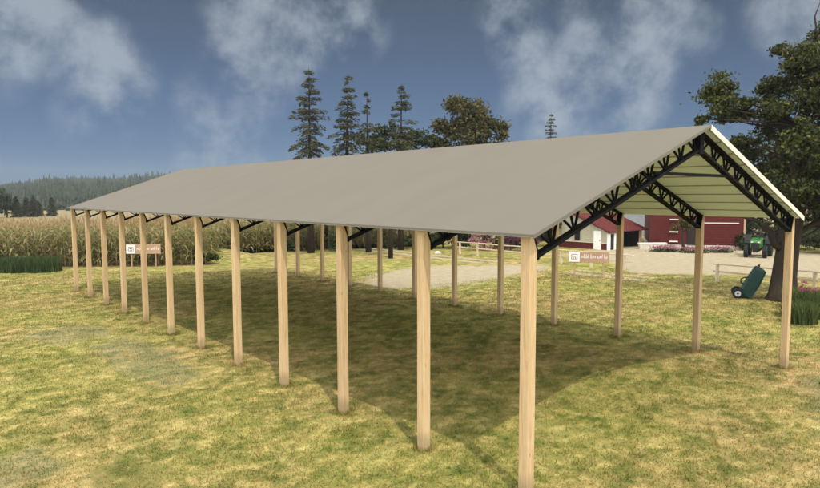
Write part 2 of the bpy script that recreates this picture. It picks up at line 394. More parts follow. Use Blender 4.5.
soft_sheet('worn_patch', [(-5.9,6.3),(-4.9,6.6),(-4.7,5.4),(-5.6,4.8)], .006, M['worn'], .45, .12)
soft_sheet('worn_patch', [(5.6,-2.2),(8.9,-.6),(11.5,-1.0),(9,-4.5),(5.5,-4.6)], .004, M['worn'], .9, .2)
soft_sheet('corn_soil', [(-18,49),(8.8,30.9),(10.2,38.6),(17,35.4),(30,33.6),(34,44),(8,60)], .004, M['soil'], .5, .4)
def fw(D, l): return (CAM.x + math.cos(YAW)*D + math.sin(YAW)*l, CAM.y + math.sin(YAW)*D - math.cos(YAW)*l)
soft_sheet('stubble_field', [fw(62,-60),fw(62,60),fw(175,180),fw(175,-190)], .004, M['stubble'], 6, 8)

# small grassy rise by the edge of the corn
def rise():
    xs = np.linspace(6.5, 15.5, 46); ys = np.linspace(30.5, 40, 46); X, Y = np.meshgrid(xs, ys)
    r_ = np.hypot((X-10.7)/3.6, (Y-35.6)/4.0); Z = .62*np.clip(1-r_*r_, 0, 1)**1.6 - .02
    v = np.stack([X, Y, Z], -1).reshape(-1, 3); i = np.arange(X.size).reshape(X.shape)
    f = np.stack([i[:-1, :-1], i[:-1, 1:], i[1:, 1:], i[1:, :-1]], -1).reshape(-1, 4)
    tag(np_mesh('grass_mound', v, f, M['lawn'], None, True), kind='structure')
rise()

# far wooded ridge
def ridge_h(l): return np.interp(l, [-900, -470, -393, -335, -297, -249, -190, 0, 300, 900], [0, 2, 4.5, 11.5, 15, 17.5, 19, 20, 16, 6])
def hill():
    D = np.linspace(165, 900, 60); l = np.linspace(-900, 900, 120); LL, DD = np.meshgrid(l, D)
    H = ridge_h(LL)*np.clip((DD-165)/435, 0, 1)**1.1*np.where(DD > 640, np.clip((880-DD)/240, 0, 1), 1) - .5
    H += 1.2*np.sin(LL*.05+DD*.02)*np.clip((DD-165)/435, 0, 1)
    X = CAM.x + math.cos(YAW)*DD + math.sin(YAW)*LL; Y = CAM.y + math.sin(YAW)*DD - math.cos(YAW)*LL
    v = np.stack([X, Y, H], -1).reshape(-1, 3); i = np.arange(X.size).reshape(X.shape)
    f = np.stack([i[:-1, :-1], i[:-1, 1:], i[1:, 1:], i[1:, :-1]], -1).reshape(-1, 4)
    tag(np_mesh('hill', v, f, M['forest'], None, True), kind='structure')
    n = 9000; D = 172 + 460*RNG.random(n); l = RNG.uniform(-.95, .05, n)*D
    h = ridge_h(l)*np.clip((D-165)/435, 0, 1)**1.1 - 1 + 1.2*np.sin(l*.05+D*.02)*np.clip((D-165)/435, 0, 1)
    ht = RNG.uniform(2.4, 4.4, n)*(.8+D/500)*np.interp(l/D, [-.70, -.66, -.57], [.3, .45, 1])*(1+.35*(RNG.random(n) > .9)); rd = ht*RNG.uniform(.17, .27, n)
    vs, fs = [], []; K = 6; off = 0
    bx = CAM.x + math.cos(YAW)*D + math.sin(YAW)*l; by = CAM.y + math.sin(YAW)*D - math.cos(YAW)*l
    for tier, (zb, zt, rr) in enumerate(((.05, .55, 1), (.3, .8, .75), (.58, 1, .48))):
        a = np.arange(K)*2*np.pi/K + RNG.random((n, 1))*6; rr_ = rd[:, None]*rr*RNG.uniform(.75, 1.2, (n, K))
        ring = np.stack([bx[:, None]+np.cos(a)*rr_, by[:, None]+np.sin(a)*rr_, (h+ht*zb)[:, None]+ht[:, None]*RNG.uniform(-.04, .04, (n, K))], -1)
        top = np.stack([bx, by, h+ht*zt], -1)[:, None, :]
        vs.append(np.concatenate([ring, top], 1).reshape(-1, 3))
        b = off + np.arange(n)[:, None]*(K+1); k = np.arange(K)[None]
        fs.append(np.stack([b+k, b+(k+1) % K, np.broadcast_to(b+K, (n, K))], -1).reshape(-1, 3)); off += n*(K+1)
    o = np_mesh('forest', np.concatenate(vs), np.concatenate(fs), M['forest']); tag(o, 'dark conifer forest covering the distant hill', 'forest', None, 'stuff')
hill()

# ------------------------------------------------------------------ the shelter
BAY = 2.2728; WID = 9.8228; EAVE = 3.6786; APEX = 5.4609; OV = .188; OVG = .121; NB = 12
SL = (APEX-EAVE)/(WID/2+OV); ANG = math.atan(SL); HX = WID/2; LEN = BAY*(NB-1)
YS = [0.09, BAY-.05] + [i*BAY for i in range(2, NB)]
def z_roof(x, drop=0):                      # top surface of the roof (drop measured vertically)
    d = x+OV if x <= HX else WID+OV-x
    return EAVE + SL*d - drop

shelter = thing('open_shelter', 'long open timber-post shelter with grey gable roof standing on the lawn', 'shelter')
cosA = math.cos(ANG)
# roof sheets (each slope with thickness) + pale trims + white ceiling boards
def slope_pts(side, d0, d1, y, drop):       # d: horizontal distance from eave edge
    res = []
    for d in (d0, d1):
        x = -OV + d if side < 0 else WID+OV-d
        res.append(Vector((x, y, EAVE+SL*d-drop)))
    return res
HALF = WID/2+OV
y0, y1 = -OVG, LEN+OVG
roof = MB()
for s in (-1, 1):
    a, b = slope_pts(s, 0, HALF, y0, 0); c, d = slope_pts(s, 0, HALF, y0, .035)
    roof.prism([a, b, d, c], (0, 0, 0), (0, y1-y0, 0))
roof_o = roof.build('roof', M['roof'], shelter)
for yy, w in ((y0-.022, .018), (y1+.004, .018)):
    for s in (-1, 1):
        t = MB(); a, b = slope_pts(s, -.01, HALF, yy, -.004); c, d = slope_pts(s, -.01, HALF, yy, .05 if s < 0 else .105)
        t.prism([a, b, d, c], (0, 0, 0), (0, w, 0)); t.build('gable_trim', M['roof'] if s < 0 else M['trim'], roof_o)
NPL = 9
for s in (-1, 1):
    c_ = MB(); step = (HALF-.08)/NPL
    for k in range(NPL):
        d0, d1 = .07+k*step+.014, .07+(k+1)*step-.014
        a, b = slope_pts(s, d0, d1, y0+.05, .055); e, f = slope_pts(s, d0, d1, y0+.05, .078)
        c_.prism([a, b, f, e], (0, 0, 0), (0, y1-y0-.10, 0))
    co = c_.build('ceiling', M['ceiling'], roof_o)
    g = MB(); a, b = slope_pts(s, .06, HALF-.01, y0+.05, .037); e, f = slope_pts(s, .06, HALF-.01, y0+.05, .053)
    g.prism([a, b, f, e], (0, 0, 0), (0, y1-y0-.10, 0)); g.build('backing', M['ceiling'], co)
    q_ = MB()
    for k in range(1, NPL):
        d = .07+k*step; a, b = slope_pts(s, d-.016, d+.016, y0+.05, .076); e, f = slope_pts(s, d-.016, d+.016, y0+.05, .092)
        q_.prism([a, b, f, e], (0, 0, 0), (0, y1-y0-.10, 0))
    q_.build('seam_ribs', M['gap'], co)

# posts: square timber, the inner top corner cut back square to the slope
PW = .158; DROP = .080; TD = .36           # truss depth square to the slope
nrm = Vector((-math.sin(ANG), 0, math.cos(ANG)))      # normal of the front slope (pointing up)
def mirror(p): return Vector((WID-p.x, p.y, p.z))
inner_top = Vector((.0, 0, z_roof(.0, DROP)))     # where the end plate meets the ceiling, front side
plate_bot = inner_top - nrm*TD
def post_mesh():
    h = PW/2; prof = [Vector((-h, 0, -.05)), Vector((h, 0, -.05)), Vector((h, 0, plate_bot.z + (plate_bot.x-h)/math.tan(ANG) if plate_bot.x > h else plate_bot.z)), Vector((inner_top.x-.012, 0, inner_top.z-.004)), Vector((-h, 0, z_roof(-h, DROP)))]
    # point on the plate line at x = h
    tt = (h-inner_top.x)/(plate_bot.x-inner_top.x); zc = inner_top.z + (plate_bot.z-inner_top.z)*min(tt, 1)
    prof[2] = Vector((h, 0, zc))
    return prof
pp = post_mesh()
def post(front):
    mb = MB(); prof = pp if front else [mirror(p) - Vector((WID, 0, 0)) for p in pp]
    mb.prism(prof, (0, -PW/2, 0), (0, PW/2, 0)); return mb
pf = post(True).build('post', M['post'], shelter, False, .012); pb = post(False).build('post', M['post'], shelter, False, .012)
pf.location = (0, YS[0], 0); pb.location = (WID, YS[0], 0)
for i in range(1, NB):
    for src, x in ((pf, 0), (pb, WID)):
        c = src.copy(); COL.objects.link(c); c.parent = shelter; c.location = (x, YS[i], 0)

# truss: two parallel-chord rafters of black steel with a fan web, end plates and a plate at the ridge
def chord_pts(dist, depth):                 # dist along the slope from inner_top, depth square to slope
    t_ = Vector((math.cos(ANG), 0, math.sin(ANG)))
    return inner_top + t_*dist - nrm*depth
RL = (HX - inner_top.x)/math.cos(ANG)       # slope run to the ridge line at the top chord
RLb = RL - (TD)*math.tan(ANG)               # bottom chord meets its mirror a little earlier (measured along slope)
ch = MB(); web = MB()
TW = .12
for mir in (False, True):
    fn = mirror if mir else (lambda p: p)
    ref = (0, 1, 0)
    ch.bar(fn(chord_pts(0, .035)), fn(chord_pts(RL-.03, .035)), .07, TW, (0, 1, 0)) if False else None
    def cbar(a, b, th, wy, target):
        a, b = fn(a), fn(b); d = (b-a).normalized(); up_ = Vector((0, 1, 0)).cross(d)
        target.box((a+b)/2, ((b-a).length, wy, th), (d, Vector((0, 1, 0)), up_))
    cbar(chord_pts(0, .022), chord_pts(RL-.02, .022), .042, TW, ch)
    cbar(chord_pts(0, TD-.025), chord_pts(RLb+.02, TD-.025), .048, TW, ch)
    n = 9; pitch_ = (RL-.1)/n
    for k in range(n):
        c0 = .18 + k*pitch_ + pitch_*.42
        for dx, wv in ((-.24, .024), (-.01, .022), (.22, .024)):
            cbar(chord_pts(c0+dx*.10, TD-.05), chord_pts(c0+dx, .04), wv, .035, web)
trusses = []
t0 = ch.build('roof_truss', M['steel'], shelter)
web.build('lattice', M['steel'], t0)
for mir in (False, True):
    fn = mirror if mir else (lambda p: p)
    pl = MB(); a, b = fn(chord_pts(-.012, 0)), fn(chord_pts(-.012, TD+.01)); c, d = fn(chord_pts(.03, TD+.01)), fn(chord_pts(.03, 0))
    pl.prism([a, b, c, d], (0, -TW/2-.012, 0), (0, TW/2+.012, 0)); pl.build('end_plate', M['steel'], t0)
kp = MB(); zt = z_roof(HX, DROP)-.005
kp.box((HX, 0, zt-.235), (.15, TW+.03, .40)); kp.build('ridge_plate', M['steel'], t0)
trusses.append(t0); t0.location = (0, YS[0], 0)
for i in range(1, NB):
    c = t0.copy(); COL.objects.link(c); c.parent = shelter; c.location = (0, YS[i], 0)
    for chd in t0.children:
        d = chd.copy(); COL.objects.link(d); d.parent = c
    trusses.append(c)
for tr in (trusses[0], trusses[-1]):
    tb = MB(); tb.box((4.776, 0, 4.56), (2.95, .05, .055)); tb.build('tie_beam', M['steel'], tr)

# ------------------------------------------------------------------ sign boards
def sign(loc, rotz, label):
    t = thing('sign_board', label, 'sign', loc, rotz, 'wooden sign boards on two legs')
    w, h = 1.95, .56; z0 = .80
    for x in (-.68, .68):
        MB().bar((x, .03, -.1), (x, .03, z0+.1), .085, .06).build('leg', M['board'], t, False, .006)
    b = MB().box((0, -.02, z0+h/2), (w, .05, h)).build('board', M['board'], t, False, .008)
    e = MB().box((-w/2+.28, -.055, z0+h/2), (.50, .02, .50)).build('emblem_panel', M['white'], b, False, .005)
    mk = MB(); cx, cz = -w/2+.28, z0+h/2
    for (dx, dz, sx, sz) in ((0, .135, .24, .035), (0, -.135, .24, .035), (-.135, 0, .035, .24), (.135, 0, .035, .24), (0, .03, .16, .05), (-.05, -.06, .06, .06), (.055, -.055, .05, .07)):
        mk.box((cx+dx, -.068, cz+dz), (sx, .006, sz))
    mk.build('emblem', M['mark'], t)
    lt = MB(); rr = random.Random(3); x = -w/2+.62; zc = z0+h*.52
    while x < w/2-.12:                       # white script too small to read: slanted strokes of letter width
        hh = rr.choice((.10, .10, .12, .20)); lw = rr.choice((.055, .07, .085))
        lt.bar((x, -.05, zc-.06), (x+.02, -.05, zc-.06+hh), .022, .008, (0, 1, 0))
        if rr.random() < .7:
            lt.box((x+lw*.5, -.05, zc-.055+rr.choice((0, .085))), (lw*.8, .008, .02)); lt.bar((x+lw*.75, -.0505, zc-.06), (x+lw*.75+.015, -.0505, zc+.03), .02, .008, (0, 1, 0))
        x += lw+.03
    lt.build('lettering', M['white'], t)
    return t
def face(p, q):                              # rotation so local +x runs from p to q
    return math.atan2(q[1]-p[1], q[0]-p[0])
s1a, s1b = (4.55, 32.55), (6.02, 31.9)
sign(((4.62+5.94)/2, (32.69+32.2)/2, 0), face((4.62, 32.69), (5.94, 31.75)), 'brown wooden sign with white emblem square in front of the corn field')
sign(((20.09+20.77)/2, (13.06+11.95)/2, 0), face((20.09, 13.06), (20.8, 11.9)), 'brown wooden sign with white emblem square in front of the red-roofed shed')

# ------------------------------------------------------------------ rail fences
def fence(label, x, ya, yb, posts, grp=None):
    t = thing('rail_fence', label, 'fence', (x, (ya+yb)/2, 0))
    cy = (ya+yb)/2
    for py in posts:
        MB().bar((0, py-cy, -.1), (0, py-cy, .82), .13, .13).build('post', M['rail'], t, False, .015)
    for z in (.86, .50):
        r_ = MB(); n = 10; pts = [(random.uniform(-.015, .015), ya-cy+(yb-ya)*k/n, z+random.uniform(-.015, .015)) for k in range(n+1)]
        for a, b in zip(pts[:-1], pts[1:]): r_.bar(a, b, .05 if z < .8 else .15, .09 if z < .8 else .06)
        r_.build('rail', M['rail'], t, False, .01)
fence('low pale rail fence running along the track in front of the pink bushes', 24.95, 12.6, 26.6, (26.0, 24.3, 22.3, 20.2, 17.4, 15.3, 13.2))
fence('low pale rail fence behind the green cart and the big tree', 23.95, -6, 7.9, (7.7, 3.6, 1.2, -1.6, -4.6))

# ------------------------------------------------------------------ green cart tipped upright
def cart():
    t = thing('garden_cart', 'dark green tipping garden cart stood on end on the grass by the big tree', 'garden cart', (20.15, 4.95, 0))
    ex = Vector((math.sin(YAW-R(24)), -math.cos(YAW-R(24)), 0)); ey = Vector((-ex.y, ex.x, 0)); ez = Vector((0, 0, 1))
    def P(a, b, c): return ex*a + ey*b + ez*c
    # tub: tapered open box leaning to the right, closed bottom towards the camera
    def ring(a0, c0, a1, c1, hb0, hb1, d):    # outline low end -> high end; a across picture, c height
        return None
    lo = Vector((-.06, 0, .05)); hi = Vector((.50, 0, 1.22)); ax = (hi-lo).normalized(); px = Vector((ax.z, 0, -ax.x))
    def sect(s, w, dpt):
        c = lo + (hi-lo)*s
        return [c - px*w/2 + Vector((0, -dpt/2, 0)), c + px*w/2 + Vector((0, -dpt/2, 0)), c + px*w/2 + Vector((0, dpt/2, 0)), c - px*w/2 + Vector((0, dpt/2, 0))]
    mb = MB(); vs = []; secs = [(0, .36, .62), (.06, .44, .72), (.5, .46, .80), (.93, .36, .84), (1.0, .33, .82)]
    for s_, w, d in secs: vs += sect(s_, w, d)
    fs = [(3, 2, 1, 0), tuple(4*(len(secs)-1)+k for k in range(4))]
    for i in range(len(secs)-1):
        for k in range(4): fs.append((4*i+k, 4*i+(k+1) % 4, 4*i+4+(k+1) % 4, 4*i+4+k))
    mb.add([P(*v) for v in vs], fs)
    tub = mb.build('tub', M['green'], t, False, .03)
    rm = MB(); rr = [lo + (hi-lo)*s_ + px*(w/2+.012) + Vector((0, sg*(d/2+.01), 0)) for s_, w, d, sg in ((.03, .40, .66, -1), (.5, .46, .80, -1), (.97, .345, .83, -1), (.97, .345, .83, 1), (.5, .46, .80, 1), (.03, .40, .66, 1))]
    for a, b in zip(rr, rr[1:]+rr[:1]): rm.bar(P(*a), P(*b), .035)
    rm.build('rim', M['green'], tub)
    for sg in (-1, 1):
        c = P(-.30, sg*.36, .20)
        ty = MB().disc(c, ey, .205, .10, 22, .115).build('wheel', M['black'], t, True)
        rim = MB().disc(c, ey, .118, .06, 18).build('wheel_rim', M['rim'], ty); MB().disc(c, ey, .04, .12, 10).build('hub', M['black'], ty)
    f = MB(); f.tube([P(-.30, -.40, .20), P(-.30, .40, .20)], .018, 8); f.tube([P(-.30, -.2, .2), P(-.05, -.2, .35)], .018, 6); f.tube([P(-.30, .2, .2), P(-.05, .2, .35)], .018, 6)
    f.build('axle_frame', M['black'], t)
    h = MB(); h.tube([P(.02, -.1, .58), P(-.10, -.1, .56), P(-.19, -.1, .64), P(-.19, -.1, .76), P(-.08, -.1, .83), P(.20, -.1, .86)], .028, 8); h.build('handle', M['green'], t)
    g = MB(); g.tube([P(.36, -.2, 1.17), P(.44, -.22, 1.32), P(.46, 0, 1.36), P(.44, .22, 1.32), P(.36, .2, 1.17)], .025, 8); g.build('pull_handle', M['black'], t)
cart()

# ------------------------------------------------------------------ tractor
def tractor():
    t = thing('tractor', 'small green farm tractor without cab parked on the gravel yard behind the big tree', 'tractor', (38.6, 11.3, 0), R(180+14))
    t.scale = (.88, .88, .88)
    # local +x is forward (towards the camera)
    b = MB(); prof = [(-.2, .75), (1.45, .70), (1.50, 1.15), (1.30, 1.36), (.2, 1.48), (-.2, 1.46)]
    b.prism([Vector((x, 0, z)) for x, z in prof], (0, -.36, 0), (0, .36, 0)); b.build('hood', M['tractor'], t, False, .06)
    MB().box((1.53, 0, .95), (.05, .52, .42)).build('grille', M['black'], t)
    for s in (-1, 1): MB().box((1.535, s*.22, 1.19), (.04, .14, .10)).build('headlight', M['rim'], t, False, .02)
    c = MB(); c.box((.4, 0, .58), (2.3, .34, .32)); c.box((-.75, 0, .75), (.7, .6, .5)); c.build('chassis', M['black'], t, False, .02)
    for s in (-1, 1):
        for x, r, w in ((-.75, .74, .42), (1.15, .46, .28)):
            ty = MB().disc((x, s*(.72 if r > .6 else .62), r), (0, 1, 0), r, w, 24, r*.55)
            for k in range(18):
                a = 2*math.pi*k/18; ty.box((x+math.cos(a)*r, s*(.72 if r > .6 else .62), r+math.sin(a)*r), (.05, w*.9, .07), (Vector((math.cos(a), 0, math.sin(a))), Vector((0, 1, 0)), Vector((-math.sin(a), 0, math.cos(a)))))
            to = ty.build('wheel', M['black'], t); MB().disc((x, s*(.72 if r > .6 else .62), r), (0, 1, 0), r*.57, w*.5, 18).build('wheel_rim', M['tractor'], to)
        fd = MB(); pts = [(-.75+math.cos(a)*.84, .74+math.sin(a)*.84) for a in [R(x_) for x_ in range(20, 165, 18)]]
        for (x1, z1), (x2, z2) in zip(pts[:-1], pts[1:]): fd.bar((x1, s*.70, z1), (x2, s*.70, z2), .46, .04, (0, 1, 0)) if False else fd.box(((x1+x2)/2, s*.70, (z1+z2)/2), (math.hypot(x2-x1, z2-z1)+.03, .46, .04), (Vector((x2-x1, 0, z2-z1)).normalized(), Vector((0, 1, 0)), Vector((0, 1, 0)).cross(Vector((x2-x1, 0, z2-z1)).normalized())*-1))
        fd.build('fender', M['black'], t)
    st = MB(); st.box((-.75, 0, 1.12), (.5, .5, .12)); st.box((-.98, 0, 1.38), (.1, .5, .45)); st.build('seat', M['black'], t, False, .03)
    w_ = MB().disc((-.12, 0, 1.62), (-.5, 0, 1), .2, .03, 16, .165); w_.tube([(.08, 0, 1.4), (-.12, 0, 1.62)], .02, 6); w_.build('steering_wheel', M['black'], t)
    MB().tube([(.75, .2, 1.4), (.75, .2, 2.05), (.70, .2, 2.12)], .035, 8).build('exhaust', M['black'], t)
    rb = MB(); rb.tube([(-1.05, -.5, 1.1), (-1.1, -.5, 2.25), (-1.1, .5, 2.25), (-1.05, .5, 1.1)], .035, 8); rb.build('roll_bar', M['black'], t)
tractor()

# ------------------------------------------------------------------ buildings
def frame(p, q):
    p, q = Vector((*p, 0)), Vector((*q, 0)); e = (q-p).normalized(); b = Vector((-e.y, e.x, 0)); return p, e, b, (q-p).length

def shed():
    e, b, Z = Vector((0, -1, 0)), Vector((1, 0, 0)), Vector((0, 0, 1)); AX = (e, b, Z); p = Vector((35.3, 25.5, 0))
    t = thing('garden_shed', 'small cream boarded shed with red base, red roof and open side porch', 'shed', p)
    def P(a, d, z): return e*a + b*d + Z*z
    w, ap, apz, D = 4.85, 1.5, 2.92, 5.0
    def zr(a): return apz - (ap-a)*.55 if a < ap else apz - (a-ap)*.41
    wall = MB(); wall.prism([P(0, 0, .5), P(w, 0, .5), P(w, 0, zr(w)-.06), P(ap, 0, apz-.06), P(0, 0, zr(0)-.06)], b*0, b*1.6)
    wall.prism([P(0, 1.602, .5), P(2.6, 1.602, .5), P(2.6, 1.602, zr(2.6)-.06), P(ap, 1.602, apz-.06), P(0, 1.602, zr(0)-.06)], b*0, b*(D-1.6))
    wo = wall.build('wall', M['cream'], t)
    bt = MB(); x = .15
    while x < w: bt.box(P(x, -.012, (.5+zr(x)-.1)/2), (.05, .024, zr(x)-.1-.5), AX); x += .32
    bt.build('battens', M['cream'], wo)
    bs = MB(); bs.box(P(w/2, .8, .25), (w+.04, 1.64, .5), AX); bs.box(P(1.3, 1.63+(D-1.6)/2, .25), (2.64, D-1.6, .5), AX); bs.build('base_boards', M['redboard'], t)
    MB().box(P(w/2, -.035, .515), (w+.06, .03, .03), AX).build('ledge', M['trim'], t)
    rf = MB(); fo = -.16
    for a0, a1 in ((-.3, ap), (ap, w+.3)):
        rf.prism([P(a0, fo, zr(a0)), P(a1, fo, zr(a1)), P(a1, fo, zr(a1)-.07), P(a0, fo, zr(a0)-.07)], b*0, b*(D+.7))
    ro = rf.build('roof', M['redroof'], t)
    rb = MB(); d = .1
    while d < D+.5: rb.prism([P(ap+.05, d, zr(ap+.05)+.002), P(w+.3, d, zr(w+.3)+.002), P(w+.3, d, zr(w+.3)+.03), P(ap+.05, d, zr(ap+.05)+.03)], b*0, b*.04); d += .45
    rb.build('roof_ribs', M['redroof'], ro)
    for a0, a1 in ((-.32, ap), (ap, w+.32)):
        MB().prism([P(a0, fo-.03, zr(a0)+.02), P(a1, fo-.03, zr(a1)+.02), P(a1, fo-.03, zr(a1)-.13), P(a0, fo-.03, zr(a0)-.13)], b*0, b*.028).build('fascia', M['redroof'], ro)
    wi = MB().box(P(2.22, -.03, 1.04), (.46, .06, .72), AX).build('window', M['dark'], t)
    for z in (.87, 1.21): MB().box(P(2.22, -.062, z), (.38, .02, .29), AX).build('pane', M['glass'], wi)
    dr = MB().box(P(4.03, -.04, .72), (.62, .08, 1.44), AX).build('door', M['white'], t)
    MB().box(P(4.26, -.09, .72), (.04, .04, .10), AX).build('handle', M['dark'], dr)
    for d in (.12, .95): MB().box(P(w+.05, d, .62), (.12, .3, 1.24), AX).build('side_panel', M['white'], t)
    MB().box(P(w+.02, .55, .6), (.06, .5, 1.2), AX).build('side_door', M['dark'], t)
    for d in (1.75, D-.1): MB().bar(P(w-.05, d, 0), P(w-.05, d, zr(w)-.08), .16).build('porch_post', M['white'] if d < 3 else M['post'], t)
    MB().box(P(3.7, D-.05, .7), (2.1, .08, 1.4), AX).build('porch_back_wall', M['dark'], t)  # near-black colour stands in for the shade inside the porch
shed()

def barn():
    p, e, b, w = frame((39.8, 19.7), (43.3, 13.9))
    if b.dot(Vector((1, 0.6, 0))) < 0: b = -b
    t = thing('red_barn', 'dark red boarded barn with a white base ledge behind the gravel yard', 'barn', p)
    Z = Vector((0, 0, 1)); D = 9; H = 3.9; AX = (e, b, Z)
    def P(a, d, z): return e*a + b*d + Z*z
    wo = MB().prism([P(0, 0, .3), P(w, 0, .3), P(w, 0, H), P(0, 0, H)], b*0, b*D).build('wall', M['redboard'], t)
    bd = MB(); z = .45
    while z < H-.1: bd.box(P(w/2, -.012, z), (w-.02, .03, .12), AX); z += .19
    bd.build('boarding', M['redboard'], wo)
    MB().box(P(w/2, D/2, .15), (w+.06, D+.06, .3), AX).build('base', M['stone'], t)
    ro = MB(); ro.prism([P(-.3, -.4, H), P(-.3, D+.4, H), P(-.3, D/2, H+1.5)], e*0, e*(w+.6)); ro.build('roof', M['redroof'], t)
    for z in (.55, 1.3, 2.25, 3.0): MB().box(P(1.75, -.12, z), (.62, .2, .07), AX).build('ledge', M['white'], t)
    MB().box(P(5.0, -.05, 2.02), (2.6, .07, .07), AX).build('trim_board', M['trim'], t)
    for a in (.08, w-.08): MB().box(P(a, -.04, H/2+.15), (.14, .08, H-.35), AX).build('corner_board', M['redboard'] if a < 1 else M['board'], t)
    MB().box(P(3.2, -.04, 1.25), (.9, .06, 1.9), AX).build('door', M['dark'], t)
barn()

def grey_building():
    p, e, b, w = frame((46.5, 33.6), (52.5, 27.0))
    if b.dot(Vector((1, 0.8, 0))) < 0: b = -b
    t = thing('grey_building', 'grey metal-clad building half hidden behind the red-roofed shed', 'building', p)
    Z = Vector((0, 0, 1)); AX = (e, b, Z)
    def P(a, d, z): return e*a + b*d + Z*z
    wo = MB().prism([P(0, 0, 0), P(w, 0, 0), P(w, 0, 3.4), P(0, 0, 3.4)], b*0, b*7).build('wall', M['greywall'], t)
    r_ = MB(); x = .15
    while x < w: r_.box(P(x, -.015, 1.7), (.05, .03, 3.3), AX); x += .3
    r_.build('ribs', M['greywall'], wo)
    MB().prism([P(-.2, -.4, 3.4), P(-.2, 7.4, 3.4), P(-.2, 3.5, 4.9)], e*0, e*(w+.4)).build('roof', M['greywall'], t)
    MB().box(P(w*.5, -.05, 1.15), (2.2, .08, 2.3), AX).build('door', M['white'], t)
grey_building()

def low_wall():
    p, e, b, w = frame((38.0, 19.6), (39.7, 18.3))
    t = thing('planter_wall', 'low cream wall between the red-roofed shed and the red barn', 'wall', p)
    Z = Vector((0, 0, 1))
    MB().box(e*w/2+Z*.22, (w, .3, .44), (e, b, Z)).build('body', M['stone'], t, False, .02)
    MB().box(e*w/2+Z*.465, (w+.08, .38, .05), (e, b, Z)).build('coping', M['white'], t, False, .01)
low_wall()

# ------------------------------------------------------------------ foliage
def quads(c, size, flat=.0, aspect=.55, droop=0.0, ax=None):
    """leaf-sized rhombs at centres c (n,3)"""
    n = len(c); 
    if ax is None:
        d = RNG.normal(size=(n, 3)); d[:, 2] = d[:, 2]*(1-flat) - droop
    else: d = ax + RNG.normal(size=(n, 3))*.35
    d /= np.linalg.norm(d, axis=1, keepdims=True)
    k = RNG.normal(size=(n, 3)); s = np.cross(d, k); s /= np.linalg.norm(s, axis=1, keepdims=True)+1e-9
    sz = (size*RNG.uniform(.6, 1.3, n))[:, None] if np.isscalar(size) else size[:, None]
    nn = np.cross(d, s)
    v = np.stack([c-d*sz*.5, c+s*sz*.5*aspect+nn*sz*.08, c+d*sz*.5, c-s*sz*.5*aspect+nn*sz*.08], 1).reshape(-1, 3)
    f = np.arange(n*4).reshape(n, 4); return v, f

def clump(c, rx, ry, rz, n):
    """points through an uneven clump: several small sub-clumps in an ellipsoid shell"""
    m_ = max(4, n//90); d = RNG.normal(size=(m_, 3)); d /= np.linalg.norm(d, axis=1, keepdims=True)
    sub = d*(RNG.uniform(.25, 1.0, m_)**.6)[:, None]
    w = RNG.uniform(.4, 1.6, m_); idx = RNG.choice(m_, n, p=w/w.sum())
    r_ = RNG.uniform(.16, .36, m_)[idx]
    pts = sub[idx] + RNG.normal(size=(n, 3))*r_[:, None]*np.array([1, 1, .7])
    return np.asarray(c)[None] + pts*np.array([rx, ry, rz])

def limb(mb, a, b, r0, r1, n=7, wob=.1):
    a, b = Vector(a), Vector(b); L_ = (b-a).length; pts = []; rad = []; k = 5
    sag = Vector((random.uniform(-1, 1), random.uniform(-1, 1), random.uniform(-.3, .6)))*L_*wob
    for i in range(k+1):
        t_ = i/k; pts.append(a.lerp(b, t_) + sag*math.sin(math.pi*t_)); rad.append(r0+(r1-r0)*t_)
    mb.tube(pts, rad, n, True); return pts

def broadleaf(name, label, cat, loc, clumps, trunk, tr, bark, leaf, size, group=None, dens=1.0):
    """clumps: (dx,dy,z,rx,rz,n) round the base; trunk: list of points"""
    t = thing(name, label, cat, loc, 0, group); mb = MB()
    mb.tube(trunk, tr, 12)
    tp = [Vector(q) for q in trunk]; vs = []; fs = []; off = 0
    for (dx, dy, z, rx, rz, n) in clumps:
        tgt = Vector((dx, dy, z-rz*.2)); cands = [q for q in tp[1:] if q.z < z-.1] or [tp[-1]]
        st = min(cands, key=lambda q: (q-tgt).length + .35*abs(q.z-(z-1.2)))
        r0 = max(.03, min(tr[-1]*1.2, .16)); pts = limb(mb, st, tgt, r0, r0*.3)
        for _ in range(3):
            q = pts[3]; limb(mb, q, q+Vector((random.uniform(-rx, rx), random.uniform(-rx, rx), random.uniform(-.2, rz)))*.8, r0*.4, r0*.12, 5)
        v, f = quads(clump((dx, dy, z), rx, rx, rz, int(n*dens)), size); vs.append(v); fs.append(f+off); off += len(v)
    mb.build('trunk', bark, t, True)
    np_mesh('crown', np.concatenate(vs), np.concatenate(fs), leaf, t)
    return t

def view(dl, dd):                            # offset: dl to the right of the view, dd away from it
    return Vector((math.sin(YAW)*dl + math.cos(YAW)*dd, -math.cos(YAW)*dl + math.sin(YAW)*dd, 0))

